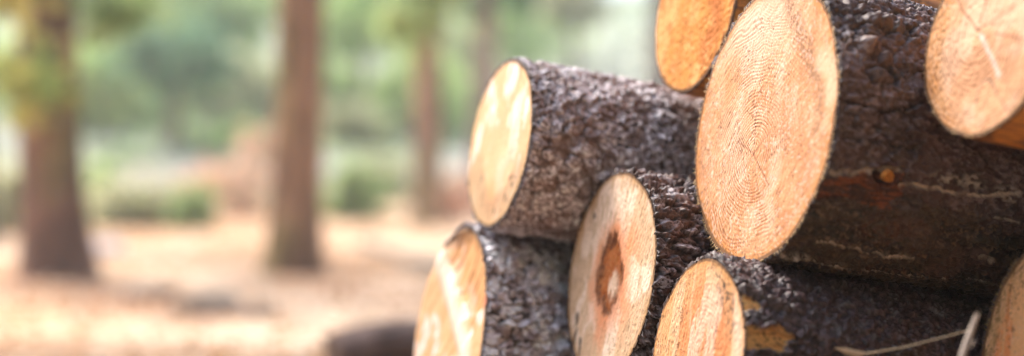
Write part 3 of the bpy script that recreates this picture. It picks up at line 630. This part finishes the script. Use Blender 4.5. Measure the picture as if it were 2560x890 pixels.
# ------------------------------------------------------------------ trees
def tube(pts, rads, nj=14, seed=0, lump=0.06):
    pts = [Vector(p) for p in pts]; co = []
    for i, (p, r) in enumerate(zip(pts, rads)):
        tn = (pts[min(i + 1, len(pts) - 1)] - pts[max(i - 1, 0)]).normalized()
        ref = Vector((0, 1, 0)) if abs(tn.y) < 0.9 else Vector((1, 0, 0))
        a = tn.cross(ref).normalized(); b = tn.cross(a)
        for j in range(nj):
            an = 2 * math.pi * j / nj; k = r * (1 + lump * math.sin(3 * an + seed + i * 0.2) + lump * 0.6 * math.sin(7 * an + seed * 2 + i * .5))
            co.append(p + a * (k * math.cos(an)) + b * (k * math.sin(an)))
    return [tuple(c) for c in co], grid_faces(len(pts), nj, True)
def merge(parts):
    co = []; fc = []
    for c, f in parts:
        fc.append(np.asarray(f) + len(co)); co += list(c)
    return co, np.concatenate(fc)
def crown_pts(centre, rx, ry, rz, nclump, nleaf, cr):
    P = []; cid = []
    for k in range(nclump):
        q = rng.normal(size=3); q /= np.linalg.norm(q); q *= rng.uniform(0.35, 1.0) ** 0.5
        c = np.array(centre) + q * np.array([rx, ry, rz])
        P.append(c + rng.normal(size=(nleaf, 3)) * cr * rng.uniform(0.6, 1.2)); cid.append(np.full(nleaf, k))
    return np.concatenate(P), np.concatenate(cid)
GREENS = {'light': [(0.52, 0.66, 0.26), (0.64, 0.72, 0.34), (0.46, 0.60, 0.24)], 'dark': [(0.20, 0.36, 0.20), (0.26, 0.41, 0.24), (0.17, 0.29, 0.17)],
          'mid': [(0.36, 0.49, 0.20), (0.44, 0.56, 0.25), (0.30, 0.43, 0.18)], 'olive': [(0.48, 0.50, 0.26), (0.40, 0.42, 0.23), (0.56, 0.55, 0.34)],
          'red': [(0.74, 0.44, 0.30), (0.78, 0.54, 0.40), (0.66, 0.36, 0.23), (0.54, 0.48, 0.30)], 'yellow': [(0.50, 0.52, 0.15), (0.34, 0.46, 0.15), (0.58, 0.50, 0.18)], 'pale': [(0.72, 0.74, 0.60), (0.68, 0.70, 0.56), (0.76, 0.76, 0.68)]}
def leafcol(kind, cid):
    pal = np.array(GREENS[kind]); base = pal[rng.integers(0, len(pal), cid.max() + 1)]
    return base[cid] * rng.uniform(0.75, 1.25, (len(cid), 1))
def pine(px, py, dep, w, label, top_px=None, crown=None, trunk_col=(0.19, 0.105, 0.07), height=9.0, low=None, lean=0.0):
    """tall trunk; its crown is far above the picture except for the low branches the photograph shows"""
    x = (px - 1280) / F * dep; y = dep; z = gz1(x, y)
    root = empty('pine_tree', (x, y, z)); tag(root, label, 'tree')
    pts = []; rad = []; rnd = random.Random(int(px))
    for k in range(60):
        h = height * (k / 59.0) ** 1.4 - 0.15 * (k == 0)
        pts.append((lean * h + 0.02 * math.sin(h * 1.3 + px), 0.02 * math.cos(h + px), h)); rad.append(w / 2 * (1 - 0.06 * h) * (1 + 0.4 * math.exp(-max(h, 0) * 5)))
    c1, f1 = tube(pts, rad, 22, px, 0.035)
    parts = [(c1, f1)]
    for k in range(7):
        h = rnd.uniform(3.2, height - 1); an = rnd.uniform(0, 6.28); L = rnd.uniform(1.0, 1.9)
        parts.append(tube([(lean * h + math.cos(an) * L * q, math.sin(an) * L * q, h + 0.3 * L * q) for q in (0, .3, .6, 1)], [0.05, .035, .022, .01], 8))
    if low:
        for (cx, cy, cz, *_r) in low:
            h = cz + 0.25; parts.append(tube([(lean * h, 0, h), (cx * .5, cy * .5, h - 0.02), (cx, cy, cz)], [0.03, .018, .006], 8))
    c, f = merge(parts)
    ca = np.array(c); tc = np.array(trunk_col); nz = 0.75 + 0.6 * ss(0.35, 0.65, fbm(ca[:, 2] * 2.2 + px, np.arctan2(ca[:, 1], ca[:, 0]) * 1.2, 4, 3))[:, None]
    tc = tc + ss(0.5, 0.65, fbm(ca[:, 2] * 1.5 + 9 + px, np.arctan2(ca[:, 1], ca[:, 0]), 6, 3))[:, None] * np.array((0.0, 0.04, 0.0))
    mesh_obj('trunk', c, f, M_trunk, root, tc * nz)
    P, cid = crown_pts((lean * height * .75, 0, height * 0.78), 1.5, 1.5, height * 0.27, 34, 60, 0.28)
    cl = leafcol('mid', cid)
    if low:
        for (cx, cy, cz, rx, rz, kd, nn) in low:
            p2, i2 = crown_pts((cx, cy, cz), rx, rx, rz, 9, nn, 0.09); P = np.concatenate([P, p2]); cl = np.concatenate([cl, leafcol(kd, i2)])
    quads(P, 0.09 if not low else 0.075, cl, 'crown', M_leaf, root)
    return root
pine(148, 690, 8.1, 0.355, 'thick dark pine trunk with yellow leaves hanging over it, nearest tree at the left', lean=-0.035,
     low=[(-0.02, -0.35, 1.08, .12, .16, 'yellow', 14), (-.25, -.1, 1.62, .30, .10, 'yellow', 26), (.30, .1, 1.52, .20, .12, 'mid', 18)])
pine(735, 680, 8.5, 0.305, 'straight brown pine trunk standing alone in the middle of the clearing', lean=0.012, trunk_col=(0.27, 0.155, 0.09))
pine(1062, 545, 16.0, 0.33, 'slim brown trunk with bright green leaves at its top, left of the grey log', lean=0.01, trunk_col=(0.28, 0.16, 0.10), height=11,
     low=[(-0.1, -.2, 2.3, .30, .22, 'light', 110), (.1, -.2, 2.65, .35, .2, 'mid', 90)])
pine(1205, 535, 18.0, 0.33, 'slim greyish trunk right behind the end of the grey scaly log', lean=0.012, trunk_col=(0.22, 0.15, 0.13), height=11,
     low=[(0.2, -.2, 2.7, .6, .25, 'dark', 120)])
pine(1645, 540, 19.0, 0.30, 'dark trunk seen beside the deep orange log end', trunk_col=(0.14, 0.10, 0.09), height=10)
pine(-60, 600, 12.0, 0.30, 'grey trunk at the left edge of the clearing', trunk_col=(0.2, 0.15, 0.13), height=9)

def bush(px, py_base, dep, wpx, hpx, kind, label, cat='bush', dens=1.0):
    """a shrub whose base stands on the ground at this distance"""
    x = (px - 1280) / F * dep; z = gz1(x, dep); w = wpx / F * dep / 2
    ztop = CAM_H - (py_base - hpx - 445) / F * dep; h = max(ztop - z, 0.25)
    root = empty('shrub', (x, dep, z)); tag(root, label, cat, 'shrubs along the edge of the clearing')
    nc = int(16 * dens); P, cid = crown_pts((0, 0, h * 0.5), w, w * 0.8, h * 0.5, nc, 15 if kind == 'red' else 45, w * 0.3)
    P[:, 2] = np.maximum(P[:, 2], 0.02)
    quads(P, 0.05 + w * 0.07, leafcol(kind, cid), 'foliage', M_leaf, root)
    parts = [tube([(0, 0, -0.05), (math.cos(a) * w * .3, math.sin(a) * w * .3, h * .4), (math.cos(a) * w * .6, math.sin(a) * w * .6, h * .8)], [.03, .02, .006], 7) for a in (0.3, 1.7, 2.9, 4.2, 5.4)]
    c, f = merge(parts); mesh_obj('stem', c, f, M_trunk, root, np.tile((0.16, 0.11, 0.08), (len(c), 1)))
def btree(px, dep, y_lo, y_hi, wpx, kind, label, dens=1.0):
    """a leafy tree beyond the clearing, crown between two photo heights"""
    x = (px - 1280) / F * dep; z = gz1(x, dep); w = wpx / F * dep / 2
    z0 = CAM_H - (y_lo - 445) / F * dep; z1 = CAM_H - (y_hi - 445) / F * dep
    root = empty('leafy_tree', (x, dep, z)); tag(root, label, 'tree', 'leafy trees beyond the clearing')
    zc = (z0 + z1) / 2 - z; hz = (z1 - z0) / 2
    P, cid = crown_pts((0, 0, zc), w * 1.05, w * 0.8, hz, int(34 * dens), 48, w * 0.22)
    quads(P, 0.07 + w * 0.055, leafcol(kind, cid), 'crown', M_leaf, root)
    parts = [tube([(0, 0, -0.1), (0.05, 0, zc * .5), (0, 0, zc + hz * .3)], [.13, .10, .04], 10)]
    for a in (0.5, 2.2, 3.7, 5.2): parts.append(tube([(0, 0, zc * .7), (math.cos(a) * w * .35, math.sin(a) * w * .35, zc), (math.cos(a) * w * .7, math.sin(a) * w * .7, zc + hz * .4)], [.05, .035, .01], 7))
    c, f = merge(parts); mesh_obj('trunk', c, f, M_trunk, root, np.tile((0.17, 0.12, 0.09), (len(c), 1)))
# crowns beyond the clearing
for a in [
 (430, 22, 230, 60, 240, 'dark', 'dark green leafy tree between the two big trunks', 0.9),
 (280, 25, 450, 110, 260, 'light', 'bright light green tree just right of the thick dark trunk', 1.5),
 (520, 30, 120, -90, 360, 'mid', 'tall green tree topping the gap between the two big trunks', 1.1),
 (570, 27, 400, 130, 240, 'olive', 'olive yellow tree just left of the lone brown trunk', 1.3),
 (400, 24, 520, 240, 280, 'mid', 'low mid green tree behind the clearing left of centre', 1.2),
 (440, 34, 420, 120, 360, 'light', 'broad light green tree behind the dark green one', 1.6),
 (200, 27, 500, 330, 300, 'light', 'light green tree low behind the thick dark trunk', 1.3),
 (480, 27, 480, 300, 300, 'olive', 'olive tree low behind the rusty shrubs', 1.3),
 (820, 30, 420, 120, 200, 'light', 'tall light green tree just right of the lone brown trunk', 1.3),
 (1060, 29, 430, 150, 260, 'light', 'light green tree right behind the slim brown trunk', 1.4),
 (330, 21, 590, 400, 250, 'mid', 'squat green tree growing low at the edge of the clearing', 1.3),
 (560, 22, 560, 300, 200, 'light', 'slender light green tree just behind the rusty shrub', 1.2),
 (240, 23, 330, 120, 160, 'light', 'narrow light green tree hugging the thick dark trunk on its right', 1.0),
 (930, 36, 560, 300, 260, 'mid', 'green tree low behind the olive one right of the lone trunk', 1.3),
 (10, 28, 480, 90, 220, 'light', 'pale green tree at the left edge behind the thick dark trunk', 1.2),
 (280, 34, 150, -60, 280, 'olive', 'olive crown high above the thick dark trunk', 1.0),
 (900, 28, 130, -50, 250, 'light', 'light green crown high between the lone trunk and the slim trunk', 1.0),
 (880, 24, 500, 260, 170, 'olive', 'olive green tree right of the lone brown trunk', 1.1),
 (960, 30, 500, 240, 190, 'light', 'light green tree just left of the slim brown trunk', 1.1),
 (1140, 32, 480, 40, 170, 'olive', 'olive tree between the two slim trunks', 1.2),
 (1290, 34, 150, -60, 260, 'light', 'light green tree above the end of the grey scaly log', 0.9),
 (1430, 30, 70, -60, 150, 'olive', 'small olive crown above the middle of the grey scaly log', 0.7),
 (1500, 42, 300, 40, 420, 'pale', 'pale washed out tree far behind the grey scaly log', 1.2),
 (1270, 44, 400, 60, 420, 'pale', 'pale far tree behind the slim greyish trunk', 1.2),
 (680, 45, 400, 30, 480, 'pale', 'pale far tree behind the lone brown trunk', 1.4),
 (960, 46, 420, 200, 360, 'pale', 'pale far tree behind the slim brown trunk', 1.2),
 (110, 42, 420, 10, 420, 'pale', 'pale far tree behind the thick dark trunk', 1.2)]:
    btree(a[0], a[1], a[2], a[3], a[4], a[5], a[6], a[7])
# unseen dark-leaved trees, added behind the photographer to shade the pile from that side
for (bx_, by_, bw_, bh_, kd_, tx_) in [(-6.0, -6.0, 3.0, 8.5, 'dark', 'added dark shade tree behind the photographer, farthest left'), (-1.0, -7.0, 3.8, 11, 'mid', 'added shade tree straight behind the photographer'), (3.6, -5.5, 3.6, 11, 'dark', 'added dark shade tree behind the photographer on the right'), (7.0, -2.0, 3.4, 10, 'mid', 'added shade tree far right of the photographer'), (8.0, 3.0, 3.0, 8.5, 'dark', 'added dark shade tree right of the stack, out of the picture')]:
    z_ = gz1(bx_, by_); root = empty('leafy_tree', (bx_, by_, z_)); tag(root, tx_, 'tree', 'unseen shade trees added behind the photographer')  # each leafy_tree here is an added, unseen shade tree
    P_, ci_ = crown_pts((0, 0, bh_ * .52), bw_, bw_ * .8, bh_ * .46, 150, 60, 0.45); P_[:, 2] = np.maximum(P_[:, 2], 0.1)
    quads(P_, 0.24, leafcol(kd_, ci_) * 0.5, 'crown', M_leaf, root)
    c_, f_ = tube([(0, 0, -.1), (0.05, 0, bh_ * .4), (0, 0, bh_ * .9)], [.16, .12, .03], 10); mesh_obj('trunk', c_, f_, M_trunk, root, np.tile((0.17, 0.12, 0.09), (len(c_), 1)))
for a in [
 (485, 560, 15.5, 100, 70, 'mid', 'low green shrub at the edge of the clearing between the big trunks'),
 (350, 600, 16.0, 190, 110, 'olive', 'olive shrub in front of the bright light green tree'),
 (590, 600, 17.5, 170, 190, 'red', 'rusty orange shrub left of the lone brown trunk'),
 (505, 545, 18.5, 130, 120, 'red', 'small rusty shrub touching the larger rusty orange one'),
 (650, 580, 19.5, 110, 270, 'red', 'tall rusty shrub just behind the lone brown trunk'),
 (880, 560, 17.0, 140, 140, 'mid', 'green shrub right of the lone brown trunk'),
 (960, 570, 19.0, 160, 110, 'olive', 'olive shrub left of the slim brown trunk'),
 (1140, 565, 17.0, 120, 150, 'red', 'rusty shrub between the two slim trunks'),
 (30, 560, 14.5, 120, 120, 'olive', 'olive shrub at the left edge of the clearing'),
 (240, 560, 17.0, 120, 140, 'light', 'light green shrub right of the thick dark trunk base')]:
    bush(*a)

# pale air between the trees: a closed box round everything, sky outside
hb = np.array([(x, y, z) for x in (-420, 420) for y in (-320, 720) for z in (-1.8, 15.5)], float)
hf = [(0, 1, 3, 2), (4, 6, 7, 5), (0, 4, 5, 1), (2, 3, 7, 6), (0, 2, 6, 4), (1, 5, 7, 3)]
M_haze = bpy.data.materials.new('haze'); M_haze.use_nodes = True; hn = M_haze.node_tree; hn.nodes.clear()
ho = hn.nodes.new('ShaderNodeOutputMaterial'); hv = hn.nodes.new('ShaderNodeVolumePrincipled')
hv.inputs['Color'].default_value = (0.93, 0.95, 0.93, 1); hv.inputs['Density'].default_value = HAZE; hv.inputs['Anisotropy'].default_value = 0.4
hn.links.new(hv.outputs[0], ho.inputs['Volume'])
hz_ = mesh_obj('haze', hb, hf, M_haze, smooth=False); tag(hz_, kind='stuff')

# ------------------------------------------------------------------ things on the clearing floor
def rock(px, py, r, colr, label, squash=0.6, seed=1):
    p = at(px, py); rnd = np.random.default_rng(seed); ni, nj = 18, 26
    th = np.linspace(0.01, math.pi - 0.01, ni)[:, None]; ph = np.linspace(0, 2 * math.pi, nj, endpoint=False)[None]
    x = np.sin(th) * np.cos(ph); y = np.sin(th) * np.sin(ph); z = np.cos(th) + 0 * ph
    k = r * (0.75 + 0.5 * fbm(x * 1.3 + seed, y * 1.3 + z, seed, 3))
    co = np.stack([x * k * 1.2, y * k, z * k * squash], -1).reshape(-1, 3)
    o = mesh_obj('rock', co, grid_faces(ni, nj, True)[:, ::-1], M_stone, None, np.tile(colr, (ni * nj, 1))); o.location = (p.x, p.y, p.z + r * squash * 0.25)
    tag(o, label, 'rock', 'rocks on the clearing floor')
rock(262, 632, 0.13, (0.68, 0.66, 0.66), 'pale whitish rock just right of the thick dark trunk base', seed=2)
rock(375, 742, 0.10, (0.26, 0.19, 0.14), 'dark rock in the long shadow, farthest left of the dark three', 0.5, 3)
rock(525, 780, 0.13, (0.24, 0.18, 0.13), 'largest dark rock in front of the lone trunk', 0.5, 4)
rock(640, 785, 0.085, (0.26, 0.18, 0.13), 'small dark rock nearest the lone trunk', 0.5, 5)
def ground_log(x0, y0, x1, y1, r0, r1, label, colr, name='fallen_log', cat='fallen log'):
    a = at(x0, y0); b = at(x1, y1); pts = []; rad = []
    for k in range(24):
        q = k / 23; x = a.x + (b.x - a.x) * q; y = a.y + (b.y - a.y) * q; r = r0 + (r1 - r0) * q
        pts.append((x, y, gz1(x, y) + r * 0.75 + 0.01 * math.sin(q * 9))); rad.append(r)
    c, f = tube(pts, rad, 18, 3, 0.06)
    n0 = len(c); c = list(c) + [pts[0], pts[-1]]
    caps = [(j, (j + 1) % 18, n0, n0) for j in range(18)]
    ends = []
    root = empty(name, pts[0]); c2 = np.array(c) - np.array(pts[0])
    mesh_obj('bark', c2, f, M_trunk, root, np.array(colr) * rng.uniform(0.7, 1.3, (len(c2), 1)))
    for e, idx in ((0, 0), (1, 23 * 18)):
        ring = c2[idx:idx + 18]; ctr = ring.mean(0); co = np.concatenate([ring, ctr[None]])
        mesh_obj('broken_end', co, [(j, (j + 1) % 18, 18) for j in range(18)], M_wood, root, np.tile((0.14, 0.09, 0.06), (19, 1)))
    tag(root, label, cat)
ground_log(830, 935, 1330, 885, 0.06, 0.11, 'dark fallen trunk lying on the ground left of the lowest log', (0.14, 0.095, 0.08))
ground_log(900, 610, 1120, 700, 0.03, 0.045, 'thin grey branch lying on the ground behind the lowest left log', (0.25, 0.22, 0.18), 'fallen_branch', 'branch')

# ------------------------------------------------------------------ straw caught between the logs
def stem(pts, rads, name, parent, colr, nj=10):
    c, f = tube(pts, rads, nj, 1, 0.12); return mesh_obj(name, c, f, M_straw, parent, np.array(colr) * rng.uniform(0.85, 1.15, (len(c), 1)))
dd = 1.53
P = [Vector(cam_pt(*q)) for q in [(2165, 884, dd), (2260, 868, dd), (2350, 845, dd - .004), (2435, 822, dd - .004)]]
r0 = empty('dry_grass_stem', P[0]); tag(r0, 'thin pale dry grass stem with a leaf blade crossing the lumpy black bark', 'grass stem')
stem([p - P[0] for p in P], [.0007, .0008, .0008, .0007], 'stalk', r0, (0.62, 0.47, 0.29))
Q = [Vector(cam_pt(*q)) - P[0] for q in [(2165, 884, dd), (2145, 886, dd), (2115, 878, dd), (2088, 870, dd)]]
co = []; 
for q, w in zip(Q, (.0012, .0042, .0035, .0002)):
    co += [q + Vector((0, 0.001, w)), q + Vector((0, -0.001, -0.0006)), q + Vector((0, 0.001, -w))]
fc = []
for i in range(3):
    for j in range(2): a = i * 3 + j; fc.append((a, a + 1, a + 4, a + 3))
bl = mesh_obj('leaf_blade', [tuple(c) for c in co], fc, M_straw, r0, np.tile((0.60, 0.42, 0.26), (len(co), 1)), smooth=True)
P = [Vector(cam_pt(*q)) for q in [(2402, 900, 1.45), (2415, 860, 1.45), (2430, 820, 1.452), (2442, 787, 1.455)]]
r1 = empty('broken_twig', P[0]); tag(r1, 'frayed grey-brown broken twig standing beside the orange log end', 'twig')
stem([p - P[0] for p in P], [.0028, .0030, .0028, .0022], 'stalk', r1, (0.50, 0.40, 0.32))
for k, (a, b) in enumerate([((2428, 835), (2432, 798)), ((2446, 792), (2449, 778)), ((2438, 795), (2437, 780)), ((2436, 850), (2428, 868))]):
    stem([Vector(cam_pt(a[0], a[1], 1.447)) - P[0], Vector(cam_pt(b[0], b[1], 1.445)) - P[0]], [.0010, .0005], 'splinter', r1, (0.55, 0.44, 0.34), 6)
